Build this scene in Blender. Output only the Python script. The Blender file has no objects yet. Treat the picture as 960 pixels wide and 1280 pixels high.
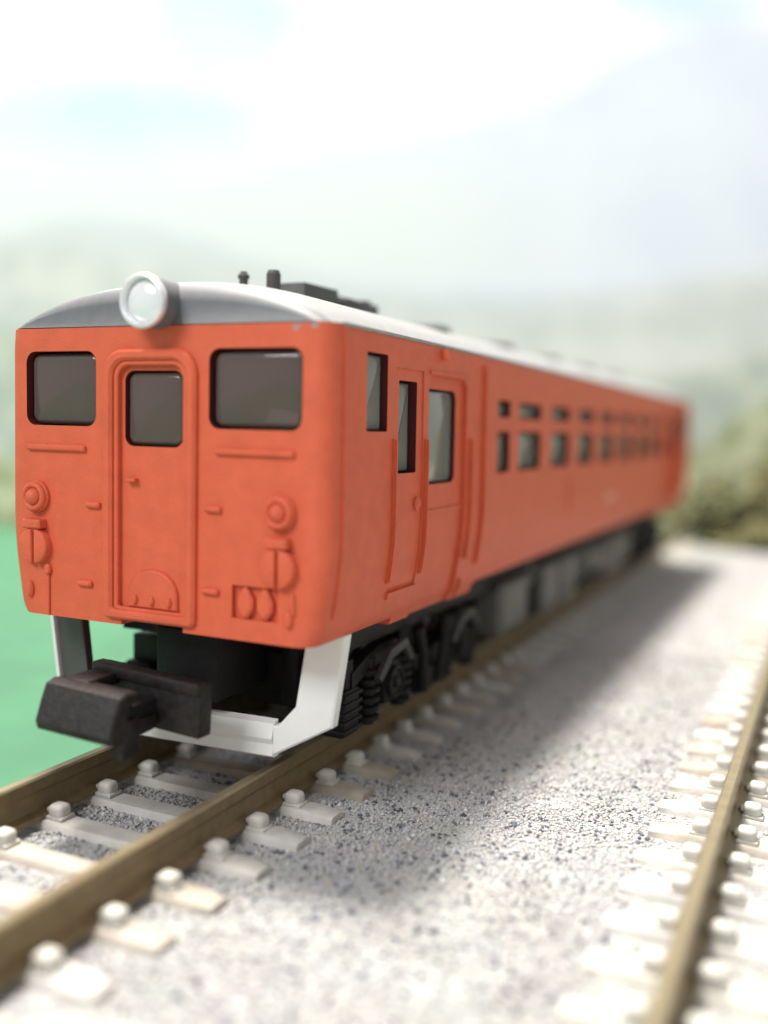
# Model railcar on a small diorama.  1 Blender unit = 1 cm; all numbers below are millimetres times S.
import bpy, bmesh, math, random
import numpy as np
from mathutils import Vector, Matrix

S = 0.1
random.seed(5)
rng = np.random.default_rng(11)
sc = bpy.context.scene
sc.unit_settings.system = 'METRIC'
sc.unit_settings.scale_length = 0.01
COL = sc.collection

# ------------------------------------------------------------------ camera
CX, CY, CZ = 31.563, -40.226, 18.286
YAW, PITCH, ROLL, FPX = math.radians(24.772), math.radians(-4.998), math.radians(1.4), 1227.5
fw = Vector((-math.sin(YAW)*math.cos(PITCH), math.cos(YAW)*math.cos(PITCH), math.sin(PITCH)))
r0 = Vector((math.cos(YAW), math.sin(YAW), 0)); u0 = r0.cross(fw)
rr = r0*math.cos(ROLL) + u0*math.sin(ROLL); uu = -r0*math.sin(ROLL) + u0*math.cos(ROLL)
cam = bpy.data.cameras.new('camera'); camo = bpy.data.objects.new('camera', cam); COL.objects.link(camo)
m = Matrix((rr, uu, -fw)).transposed().to_4x4(); m.translation = Vector((CX, CY, CZ))*S
camo.matrix_world = m
cam.sensor_fit = 'VERTICAL'; cam.sensor_height = 36; cam.lens = FPX/1280*36
cam.clip_start = 0.05; cam.clip_end = 500
cam.dof.use_dof = True; cam.dof.focus_distance = 53*S
cam.dof.aperture_fstop = cam.lens*1e-3/(1.85*S)      # opening about 1.85 mm across
cam.dof.aperture_blades = 0
sc.camera = camo

# ------------------------------------------------------------------ light: even room light plus one lamp overhead
w = bpy.data.worlds.new('World'); sc.world = w; w.use_nodes = True
bgn = w.node_tree.nodes['Background']
bgn.inputs[0].default_value = (1.0, 0.985, 0.97, 1); bgn.inputs[1].default_value = 0.57
ld = bpy.data.lights.new('desk_lamp', 'AREA'); lo = bpy.data.objects.new('desk_lamp', ld); COL.objects.link(lo)
ld.shape = 'DISK'; ld.size = 62*S; ld.energy = 49000; ld.color = (1, 0.95, 0.86)
rd = bpy.data.lights.new('room_light', 'AREA'); ro = bpy.data.objects.new('room_light', rd); COL.objects.link(ro)
rd.shape = 'RECTANGLE'; rd.size = 180*S; rd.size_y = 120*S; rd.energy = 10500; rd.color = (0.97, 0.98, 1)
ro.location = Vector((-70, -300, 260))*S
ro.rotation_euler = (Vector((0, 20, 10))-Vector((-70, -300, 260))).to_track_quat('-Z', 'Y').to_euler()
tgt = Vector((4, 30, 10)); lpos = tgt + Vector((-0.215, 0.075, 1)).normalized()*430
lo.location = lpos*S
lo.rotation_euler = (tgt-lpos).to_track_quat('-Z', 'Y').to_euler()

sc.view_settings.view_transform = 'Standard'; sc.view_settings.look = 'None'
sc.view_settings.exposure = 0.09; sc.view_settings.gamma = 1.0
sc.view_settings.use_curve_mapping = False
sc.render.engine = 'CYCLES'
sc.cycles.use_denoising = True

# ------------------------------------------------------------------ materials
def mat(name, col, rough=0.5, metal=0.0, var=0.0, vscale=20.0, bump=0.0, bscale=60.0, spec=0.5, coat=0.0):
    m_ = bpy.data.materials.new(name); m_.use_nodes = True
    nt = m_.node_tree; b = nt.nodes['Principled BSDF']
    b.inputs['Base Color'].default_value = (*col, 1)
    b.inputs['Roughness'].default_value = rough; b.inputs['Metallic'].default_value = metal
    b.inputs['Specular IOR Level'].default_value = spec; b.inputs['Coat Weight'].default_value = coat
    tc = nt.nodes.new('ShaderNodeTexCoord')
    geo = nt.nodes.new('ShaderNodeNewGeometry')
    if var > 0:
        n = nt.nodes.new('ShaderNodeTexNoise'); n.inputs['Scale'].default_value = vscale; n.inputs['Detail'].default_value = 6
        nt.links.new(geo.outputs['Position'], n.inputs['Vector'])
        mx = nt.nodes.new('ShaderNodeMix'); mx.data_type = 'RGBA'
        mx.inputs['A'].default_value = (*[c*(1-var) for c in col], 1)
        mx.inputs['B'].default_value = (*[min(1, c*(1+var)) for c in col], 1)
        cr = nt.nodes.new('ShaderNodeMapRange'); cr.inputs['From Min'].default_value = 0.3; cr.inputs['From Max'].default_value = 0.7
        nt.links.new(n.outputs['Fac'], cr.inputs['Value']); nt.links.new(cr.outputs['Result'], mx.inputs['Factor'])
        nt.links.new(mx.outputs['Result'], b.inputs['Base Color'])
    if bump > 0:
        n2 = nt.nodes.new('ShaderNodeTexNoise'); n2.inputs['Scale'].default_value = bscale; n2.inputs['Detail'].default_value = 4
        nt.links.new(geo.outputs['Position'], n2.inputs['Vector'])
        bp = nt.nodes.new('ShaderNodeBump'); bp.inputs['Strength'].default_value = bump; bp.inputs['Distance'].default_value = 0.01
        nt.links.new(n2.outputs['Fac'], bp.inputs['Height']); nt.links.new(bp.outputs['Normal'], b.inputs['Normal'])
    return m_

M = {}
M['paint'] = mat('vermilion_paint', (0.61, 0.112, 0.054), 0.47, spec=0.26, var=0.07, vscale=9, bump=0.3, bscale=75)
M['roof'] = mat('lit_grey_roof_paint', (0.27, 0.27, 0.27), 0.5, var=0.08, vscale=14, bump=0.08, bscale=90)  # toned lighter than the front cap: lamplight on the top put into the colour
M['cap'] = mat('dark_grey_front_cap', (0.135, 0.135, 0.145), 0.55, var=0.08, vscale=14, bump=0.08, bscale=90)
M['black'] = mat('black_plastic', (0.008, 0.007, 0.008), 0.55, spec=0.22, var=0.2, vscale=25, bump=0.25, bscale=60)
M['dusty'] = mat('dusty_black_plastic', (0.013, 0.011, 0.011), 0.5, spec=0.3, var=0.5, vscale=22, bump=0.4, bscale=40)
M['grey'] = mat('grey_plastic', (0.118, 0.116, 0.105), 0.5, var=0.12, vscale=12, bump=0.2, bscale=50)
M['darkgrey'] = mat('dark_grey_plastic', (0.06, 0.06, 0.06), 0.5, spec=0.3, var=0.15, vscale=14)
M['white'] = mat('white_plastic', (0.74, 0.75, 0.74), 0.4, var=0.03, vscale=8)
M['inner'] = mat('dark_leg_plastic', (0.06, 0.055, 0.055), 0.5)
M['silver'] = mat('silver_paint', (0.85, 0.85, 0.86), 0.28, metal=0.55)
M['lens'] = mat('clear_lens', (0.78, 0.78, 0.81), 0.12, metal=0.15, coat=1.0)
M['interior'] = mat('brown_interior', (0.42, 0.36, 0.31), 0.6, var=0.1, vscale=6)
M['seat'] = mat('dark_seat', (0.16, 0.09, 0.10), 0.6)
M['rail'] = mat('weathered_rail', (0.17, 0.122, 0.058), 0.45, metal=0.3, var=0.16, vscale=16, bump=0.25, bscale=50)
M['railtop'] = mat('worn_rail_top', (0.30, 0.245, 0.15), 0.36, metal=0.55, var=0.12, vscale=12, bump=0.12, bscale=60)
M['steel'] = mat('wheel_steel', (0.20, 0.18, 0.17), 0.35, metal=0.8)
M['mark'] = mat('pale_marking', (0.75, 0.40, 0.30), 0.5)
M['reveal'] = mat('shaded_window_edge', (0.075, 0.014, 0.016), 0.6, spec=0.2)  # dark colour stands in for the shade inside the window openings
M['board_edge'] = mat('white_foam', (0.8, 0.8, 0.78), 0.8)

def paint_chips():
    m_ = M['paint']; nt = m_.node_tree; b = nt.nodes['Principled BSDF']
    src = b.inputs['Base Color'].links[0].from_socket
    geo = nt.nodes.new('ShaderNodeNewGeometry')
    nz = nt.nodes.new('ShaderNodeTexNoise'); nz.inputs['Scale'].default_value = 45; nt.links.new(geo.outputs['Position'], nz.inputs['Vector'])
    acc = None
    for (x, y, z, rad) in ((8.3, 0, 22.78, .17), (9.2, .1, 22.92, .2), (8.75, 0, 23.0, .12), (8.45, 0, 22.95, .1), (8.28, 0, 22.55, .08)):
        d = nt.nodes.new('ShaderNodeVectorMath'); d.operation = 'DISTANCE'
        nt.links.new(geo.outputs['Position'], d.inputs[0]); d.inputs[1].default_value = (x*S, y*S, z*S)
        a = nt.nodes.new('ShaderNodeMath'); a.operation = 'MULTIPLY_ADD'
        nt.links.new(nz.outputs['Fac'], a.inputs[0]); a.inputs[1].default_value = 0.05; nt.links.new(d.outputs['Value'], a.inputs[2])
        l = nt.nodes.new('ShaderNodeMath'); l.operation = 'LESS_THAN'; nt.links.new(a.outputs[0], l.inputs[0]); l.inputs[1].default_value = rad*S+0.022
        if acc is None: acc = l
        else:
            mx = nt.nodes.new('ShaderNodeMath'); mx.operation = 'MAXIMUM'
            nt.links.new(acc.outputs[0], mx.inputs[0]); nt.links.new(l.outputs[0], mx.inputs[1]); acc = mx
    mix = nt.nodes.new('ShaderNodeMix'); mix.data_type = 'RGBA'
    nt.links.new(acc.outputs[0], mix.inputs['Factor']); nt.links.new(src, mix.inputs['A']); mix.inputs['B'].default_value = (0.28, 0.27, 0.28, 1)
    sp = nt.nodes.new('ShaderNodeTexNoise'); sp.inputs['Scale'].default_value = 130; sp.inputs['Detail'].default_value = 2
    nt.links.new(geo.outputs['Position'], sp.inputs['Vector'])
    mr = nt.nodes.new('ShaderNodeMapRange'); mr.inputs['From Min'].default_value = 0.64; mr.inputs['From Max'].default_value = 0.78; mr.inputs['To Max'].default_value = 0.45
    nt.links.new(sp.outputs['Fac'], mr.inputs['Value'])
    m2 = nt.nodes.new('ShaderNodeMix'); m2.data_type = 'RGBA'; nt.links.new(mr.outputs['Result'], m2.inputs['Factor'])
    nt.links.new(mix.outputs['Result'], m2.inputs['A']); m2.inputs['B'].default_value = (0.62, 0.30, 0.21, 1)
    nt.links.new(m2.outputs['Result'], b.inputs['Base Color'])
paint_chips()

def glass_mat(name, tint, body, fac):
    m_ = bpy.data.materials.new(name); m_.use_nodes = True; nt = m_.node_tree
    b = nt.nodes['Principled BSDF']; b.inputs['Base Color'].default_value = (*body, 1); b.inputs['Roughness'].default_value = 0.07
    b.inputs['Specular IOR Level'].default_value = 0.6
    t = nt.nodes.new('ShaderNodeBsdfTransparent'); t.inputs[0].default_value = (*tint, 1)
    mx = nt.nodes.new('ShaderNodeMixShader'); mx.inputs[0].default_value = fac
    nt.links.new(t.outputs[0], mx.inputs[1]); nt.links.new(b.outputs[0], mx.inputs[2])
    nt.links.new(mx.outputs[0], nt.nodes['Material Output'].inputs[0])
    return m_
M['glass'] = glass_mat('smoky_clear_plastic', (0.8, 0.73, 0.72), (0.135, 0.098, 0.09), 0.66)
M['sideglass'] = glass_mat('clear_plastic_sheen', (0.85, 0.86, 0.83), (0.33, 0.335, 0.30), 0.75)  # pale grey body colour stands in for reflections on the side panes

# ------------------------------------------------------------------ scene-graph helpers
WLOC = {}
def reg(o, parent=None, loc=(0, 0, 0)):
    """link o with its origin at world point loc (mm)"""
    COL.objects.link(o)
    L = Vector(loc)*S
    if parent is not None:
        o.parent = parent; o.location = L - WLOC[parent.name]
    else:
        o.location = L
    WLOC[o.name] = L
    return o
def tag(o, label=None, cat=None, group=None, kind=None):
    if label: o['label'] = label
    if cat: o['category'] = cat
    if group: o['group'] = group
    if kind: o['kind'] = kind
    return o
def thing(name, loc, label, cat, group=None):
    return tag(reg(bpy.data.objects.new(name, None), None, loc), label, cat, group)

def finish(me, material, angle=32):
    for mm_ in (material if isinstance(material, (list, tuple)) else [material]):
        me.materials.append(mm_)
    for p in me.polygons: p.use_smooth = True
    me.set_sharp_from_angle(angle=math.radians(angle))
    return me

class MB:
    """collects shapes in millimetres"""
    def __init__(self): self.v = []; self.f = []
    def add(self, vs, fs):
        o = len(self.v); self.v += [tuple(p) for p in vs]; self.f += [tuple(i+o for i in f) for f in fs]; return self
    def box(self, lo_, hi, bev=0.0, seg=2, tilt=None):
        bm = bmesh.new(); bmesh.ops.create_cube(bm, size=1)
        lo_ = Vector(lo_); hi = Vector(hi); c = (lo_+hi)/2; s = hi-lo_
        for v in bm.verts: v.co = Vector((v.co.x*s.x, v.co.y*s.y, v.co.z*s.z))
        if bev > 0: bmesh.ops.bevel(bm, geom=bm.edges[:], offset=min(bev, 0.45*min(s)), segments=seg, affect='EDGES', profile=0.5)
        if tilt is not None: bmesh.ops.rotate(bm, verts=bm.verts, cent=(0, 0, 0), matrix=tilt)
        bm.verts.index_update()
        vs = [v.co + c for v in bm.verts]; fs = [[v.index for v in f.verts] for f in bm.faces]
        bm.free(); return self.add(vs, fs)
    def tube(self, path, rad, n=10, cap=True):
        path = [Vector(p) for p in path]; rings = []
        rads = rad if isinstance(rad, (list, tuple)) else [rad]*len(path)
        t0 = (path[1]-path[0]).normalized(); up = Vector((0, 0, 1)) if abs(t0.z) < .9 else Vector((1, 0, 0))
        a = t0.cross(up).normalized()
        for i, p in enumerate(path):
            t = (path[min(i+1, len(path)-1)] - path[max(i-1, 0)]).normalized()
            a = (a - t*a.dot(t)).normalized(); b = t.cross(a)
            rings.append([p + (a*math.cos(q) + b*math.sin(q))*rads[i] for q in [2*math.pi*k/n for k in range(n)]])
        vs = [v for rg in rings for v in rg]; fs = []
        for i in range(len(rings)-1):
            for k in range(n): fs.append((i*n+k, i*n+(k+1) % n, (i+1)*n+(k+1) % n, (i+1)*n+k))
        if cap: fs += [tuple(range(n))[::-1], tuple((len(rings)-1)*n+k for k in range(n))]
        return self.add(vs, fs)
    def lathe(self, c, axis, prof, n=32, close_end=True):
        """prof: (distance along axis, radius); radius 0 closes"""
        c = Vector(c); ax = Vector(axis).normalized(); a = ax.orthogonal().normalized(); b = ax.cross(a)
        vs = []; fs = []; rows = []
        for (h, r) in prof:
            if r <= 1e-6: rows.append([len(vs)]); vs.append(c+ax*h)
            else:
                rows.append(list(range(len(vs), len(vs)+n)))
                vs += [c+ax*h+(a*math.cos(q)+b*math.sin(q))*r for q in [2*math.pi*k/n for k in range(n)]]
        for A, B in zip(rows, rows[1:]):
            for k in range(n):
                k2 = (k+1) % n
                if len(A) == 1: fs.append((A[0], B[k2], B[k]))
                elif len(B) == 1: fs.append((A[k], A[k2], B[0]))
                else: fs.append((A[k], A[k2], B[k2], B[k]))
        if close_end:
            if len(rows[0]) > 1: fs.append(tuple(rows[0][::-1]))
            if len(rows[-1]) > 1: fs.append(tuple(rows[-1]))
        return self.add(vs, fs)
    def prism(self, pts, d0, d1, mp, cham=0.0):
        """2-D outline (counter-clockwise) pushed from depth d0 to d1 through the map mp(u,v,d), its outer edge chamfered"""
        loops = [(pts, d0)]
        if cham > 0:
            sg = 1 if d1 > d0 else -1
            loops += [(pts, d1-sg*cham), (offset(pts, -cham*.45), d1-sg*cham*.35), (offset(pts, -cham), d1)]
        else: loops += [(pts, d1)]
        n = len(pts); vs = [mp(u, v, d) for P, d in loops for u, v in P]; fs = []
        for i in range(len(loops)-1):
            for k in range(n): fs.append((i*n+k, i*n+(k+1) % n, (i+1)*n+(k+1) % n, (i+1)*n+k))
        fs += [tuple(range(n))[::-1], tuple((len(loops)-1)*n+k for k in range(n))]
        return self.add(vs, fs)
    def ring(self, outer, inner, d0, d1, mp, cham=0.12):
        """raised moulding between two outlines with the same number of points"""
        n = len(outer)
        loops = [(outer, d0), (outer, d1-cham), (offset(outer, -cham), d1), (offset(inner, cham), d1), (inner, d1-cham), (inner, d0)]
        vs = [mp(u, v, d) for P, d in loops for u, v in P]; fs = []
        for i in range(len(loops)):
            j = (i+1) % len(loops)
            for k in range(n): fs.append((i*n+k, i*n+(k+1) % n, j*n+(k+1) % n, j*n+k))
        return self.add(vs, fs)
    def rows(self, rows, d0, d1, mp):
        """solid given by rows (v, u_left, u_right) from bottom to top, following a curved wall"""
        n = len(rows); vs = []
        for (v, a, b) in rows: vs += [mp(a, v, d0), mp(b, v, d0), mp(b, v, d1), mp(a, v, d1)]
        fs = [(0, 1, 2, 3), tuple(4*(n-1)+k for k in (3, 2, 1, 0))]
        for i in range(n-1):
            for k in range(4):
                k2 = (k+1) % 4
                fs.append((4*i+k, 4*(i+1)+k, 4*(i+1)+k2, 4*i+k2))
        return self.add(vs, fs)
    def mesh(self, name, recalc=True):
        me = bpy.data.meshes.new(name)
        me.from_pydata([(x*S, y*S, z*S) for x, y, z in self.v], [], self.f); me.update()
        if recalc:
            bm = bmesh.new(); bm.from_mesh(me); bmesh.ops.recalc_face_normals(bm, faces=bm.faces); bm.to_mesh(me); bm.free()
        return me
    def build(self, name, material, parent=None, angle=32, loc=(0, 0, 0)):
        if loc != (0, 0, 0):
            self.v = [(x-loc[0], y-loc[1], z-loc[2]) for x, y, z in self.v]
        return reg(bpy.data.objects.new(name, finish(self.mesh(name), material, angle)), parent, loc)

def offset(pts, d):
    """move an outline outwards (d>0) along its corner normals"""
    out = []; n = len(pts)
    for i in range(n):
        a = Vector(pts[i-1]); p = Vector(pts[i]); b = Vector(pts[(i+1) % n])
        e1 = (p-a); e2 = (b-p)
        if e1.length < 1e-9: e1 = e2
        if e2.length < 1e-9: e2 = e1
        n1 = Vector((e1.y, -e1.x)).normalized(); n2 = Vector((e2.y, -e2.x)).normalized()
        nn = (n1+n2); nn = nn.normalized() if nn.length > 1e-6 else n1
        k = 1/max(0.5, nn.dot(n1)); out.append((p.x+nn.x*d*k, p.y+nn.y*d*k))
    return out
def rrect(u0_, v0, u1, v1, r, n=5, rb=None):
    """rounded rectangle, counter-clockwise; rb = radius of the bottom corners"""
    rb = r if rb is None else rb; pts = []
    for cx, cy, q, a0 in ((u1-rb, v0+rb, rb, -90), (u1-r, v1-r, r, 0), (u0_+r, v1-r, r, 90), (u0_+rb, v0+rb, rb, 180)):
        for k in range(n+1):
            a = math.radians(a0+90*k/n); pts.append((cx+q*math.cos(a), cy+q*math.sin(a)))
    return pts
def circ(u, v, r, n=24, r2=None):
    r2 = r2 or r
    return [(u+r*math.cos(2*math.pi*k/n), v+r2*math.sin(2*math.pi*k/n)) for k in range(n)]

# ------------------------------------------------------------------ setting: green base, gravel ground
LEN = 119.0
def green_mat():
    m_ = mat('green_felt', (0.055, 0.168, 0.092), 0.9, var=0.10, vscale=1.2, bump=0.5, bscale=40)
    return m_
bd_n = Vector((-math.sin(YAW), math.cos(YAW), 0)); bd_r = Vector((math.cos(YAW), math.sin(YAW), 0))
BD = 196.0
CAMP = Vector((CX, CY, 0))
def bdp(u, dist): return CAMP + bd_r*u + bd_n*dist
g = MB()
corners = [bdp(-260, BD+40), bdp(-260, -120), bdp(160, -120), bdp(160, BD+40)]
g.add([(p.x, p.y, -3.6) for p in corners] + [(p.x, p.y, -7.6) for p in corners],
      [(0, 1, 2, 3), (7, 6, 5, 4), (0, 4, 5, 1), (1, 5, 6, 2), (2, 6, 7, 3), (3, 7, 4, 0)])
tag(g.build('green_baseboard', green_mat()), kind='structure')

def gravel_material(attr):
    m_ = bpy.data.materials.new('gravel_grain' if attr else 'gravel_bed'); m_.use_nodes = True; nt = m_.node_tree
    b = nt.nodes['Principled BSDF']; b.inputs['Roughness'].default_value = 0.85
    if attr:
        a = nt.nodes.new('ShaderNodeAttribute'); a.attribute_name = 'tone'; nt.links.new(a.outputs['Color'], b.inputs['Base Color'])
        return m_
    geo = nt.nodes.new('ShaderNodeNewGeometry')
    v = nt.nodes.new('ShaderNodeTexVoronoi'); v.inputs['Scale'].default_value = 55; nt.links.new(geo.outputs['Position'], v.inputs['Vector'])
    n = nt.nodes.new('ShaderNodeTexNoise'); n.inputs['Scale'].default_value = 3.0; n.inputs['Detail'].default_value = 5; nt.links.new(geo.outputs['Position'], n.inputs['Vector'])
    sep = nt.nodes.new('ShaderNodeSeparateColor'); nt.links.new(v.outputs['Color'], sep.inputs[0])
    r = nt.nodes.new('ShaderNodeValToRGB'); e = r.color_ramp.elements
    e[0].position = 0.0; e[0].color = (0.2, 0.2, 0.215, 1); e[1].position = 1.0; e[1].color = (0.50, 0.495, 0.475, 1)
    for p, c in ((0.1, (0.20, 0.20, 0.22)), (0.15, (0.37, 0.37, 0.378)), (0.6, (0.41, 0.408, 0.395))):
        q = e.new(p); q.color = (*c, 1)
    nt.links.new(sep.outputs[0], r.inputs[0])
    mx = nt.nodes.new('ShaderNodeMix'); mx.data_type = 'RGBA'; mx.blend_type = 'MULTIPLY'; mx.inputs['Factor'].default_value = 0.25
    nt.links.new(r.outputs[0], mx.inputs['A']); nt.links.new(n.outputs['Color'], mx.inputs['B'])
    nt.links.new(mx.outputs['Result'], b.inputs['Base Color'])
    bp = nt.nodes.new('ShaderNodeBump'); bp.inputs['Strength'].default_value = 0.45; bp.inputs['Distance'].default_value = 0.008; bp.invert = True
    nt.links.new(v.outputs['Distance'], bp.inputs['Height']); nt.links.new(bp.outputs['Normal'], b.inputs['Normal'])
    return m_
GZ = -2.62                      # level of the gravel
TRK = [(0.0, 3.65, -9.1+2.85), (32.2, 3.6, -1.3+1.75)]     # track centre, sleeper spacing, phase
TIEW, TIEL = 1.5, 8.55
# gravel bed: a gently uneven sheet with a sloping shoulder on the left, ending in front of the backdrop
gb = MB(); xs = [-9.9, -9.6, -9.3] + list(np.linspace(-9.0, 75, 60)); ys = list(np.linspace(-62, 149, 130))
hv = rng.normal(0, 0.012, (len(xs), len(ys)))
def far_edge(x): return 150 - 0.46*(x-12)
for i, x in enumerate(xs):
    for j, y in enumerate(ys):
        z = GZ + hv[i, j]
        if i == 0: z = -3.62
        elif i == 1: z = -3.3
        elif i == 2: z = -2.9
        yy = y
        if j == len(ys)-1: z = -3.62
        t = (y+62)/211.0
        gb.v.append((x, -62 + t*(far_edge(x)+62), z))
nj = len(ys)
gb.f = [(i*nj+j, (i+1)*nj+j, (i+1)*nj+j+1, i*nj+j+1) for i in range(len(xs)-1) for j in range(nj-1)]
tag(gb.build('gravel_ground', gravel_material(False), angle=60), kind='structure')

def grains():
    """loose grains of the ballast, too many to count: one mesh"""
    P = []
    def scatter(x0, x1, y0, y1, n):
        p = np.stack([rng.uniform(x0, x1, n), rng.uniform(y0, y1, n)], 1)
        keep = np.ones(n, bool)
        for (cx, sp, ph) in TRK:
            ax = np.abs(p[:, 0]-cx); dy = np.abs((p[:, 1]-ph+sp/2) % sp - sp/2)
            keep &= ~((ax < TIEL+.12) & (dy < TIEW/2+.1)); keep &= ~((ax > 4.1) & (ax < 5.6))
        P.append(p[keep])
    scatter(-9.0, 24, -14, 20, 56000); scatter(8, 24, 20, 55, 18000); scatter(8, 26, 55, 146, 9000)
    scatter(-9.0, 24, -30, -14, 5000); scatter(24, 41, -10, 60, 9000); scatter(24, 60, -40, 60, 3500); scatter(-9, 8, 20, 140, 5000)
    p = np.concatenate(P); n = len(p)
    q = rng.random(n); rad = np.clip(rng.lognormal(math.log(.08), .34, n), .04, .2); rad = np.where(q < .065, np.clip(rad*1.35, .06, .2), rad)
    base = np.array([[1, 0, 0], [-1, 0, 0], [0, 1, 0], [0, -1, 0], [0, 0, 1], [0, 0, -1]], float)
    tri = np.array([[0, 2, 4], [2, 1, 4], [1, 3, 4], [3, 0, 4], [2, 0, 5], [1, 2, 5], [3, 1, 5], [0, 3, 5]])
    ang = rng.uniform(0, 2*math.pi, n); ca, sa = np.cos(ang), np.sin(ang)
    V = base[None]*rad[:, None, None]*rng.uniform(.65, 1.3, (n, 6, 1))
    V[:, :, 2] *= .75; V += rng.normal(0, .18, V.shape)*rad[:, None, None]
    X = V[:, :, 0]*ca[:, None]-V[:, :, 1]*sa[:, None]; Y = V[:, :, 0]*sa[:, None]+V[:, :, 1]*ca[:, None]
    V[:, :, 0] = X + p[:, 0:1]; V[:, :, 1] = Y + p[:, 1:2]
    V[:, :, 2] += GZ + (rad*.2)[:, None]
    verts = V.reshape(-1, 3)*S
    F = (tri[None] + (np.arange(n)*6)[:, None, None]).reshape(-1)
    me = bpy.data.meshes.new('ballast_grains')
    me.vertices.add(n*6); me.vertices.foreach_set('co', verts.reshape(-1))
    me.loops.add(len(F)); me.loops.foreach_set('vertex_index', F.astype(np.int32))
    me.polygons.add(n*8); me.polygons.foreach_set('loop_start', np.arange(0, len(F), 3, dtype=np.int32))
    me.update(calc_edges=True); me.validate()
    tone = np.where(q < .065, rng.uniform(.06, .17, n), np.where(q < .9, rng.uniform(.37, .46, n), rng.uniform(.46, .58, n)))
    hue = rng.uniform(-1, 1, n)
    dk = q < .065; c = np.stack([tone*(1+.05*hue)*np.where(dk, .95, 1.0), tone*.99, tone*(1.0-.06*hue)*np.where(dk, 1.25, .97), np.ones(n)], 1)
    at = me.color_attributes.new('tone', 'FLOAT_COLOR', 'POINT')
    at.data.foreach_set('color', np.repeat(c, 6, 0).reshape(-1).astype(np.float32))
    me.materials.append(gravel_material(True))
    o = reg(bpy.data.objects.new('ballast_grains', me))
    tag(o, 'loose grey and white ballast grains covering the ground around the tracks', 'gravel', kind='stuff')
grains()

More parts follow.
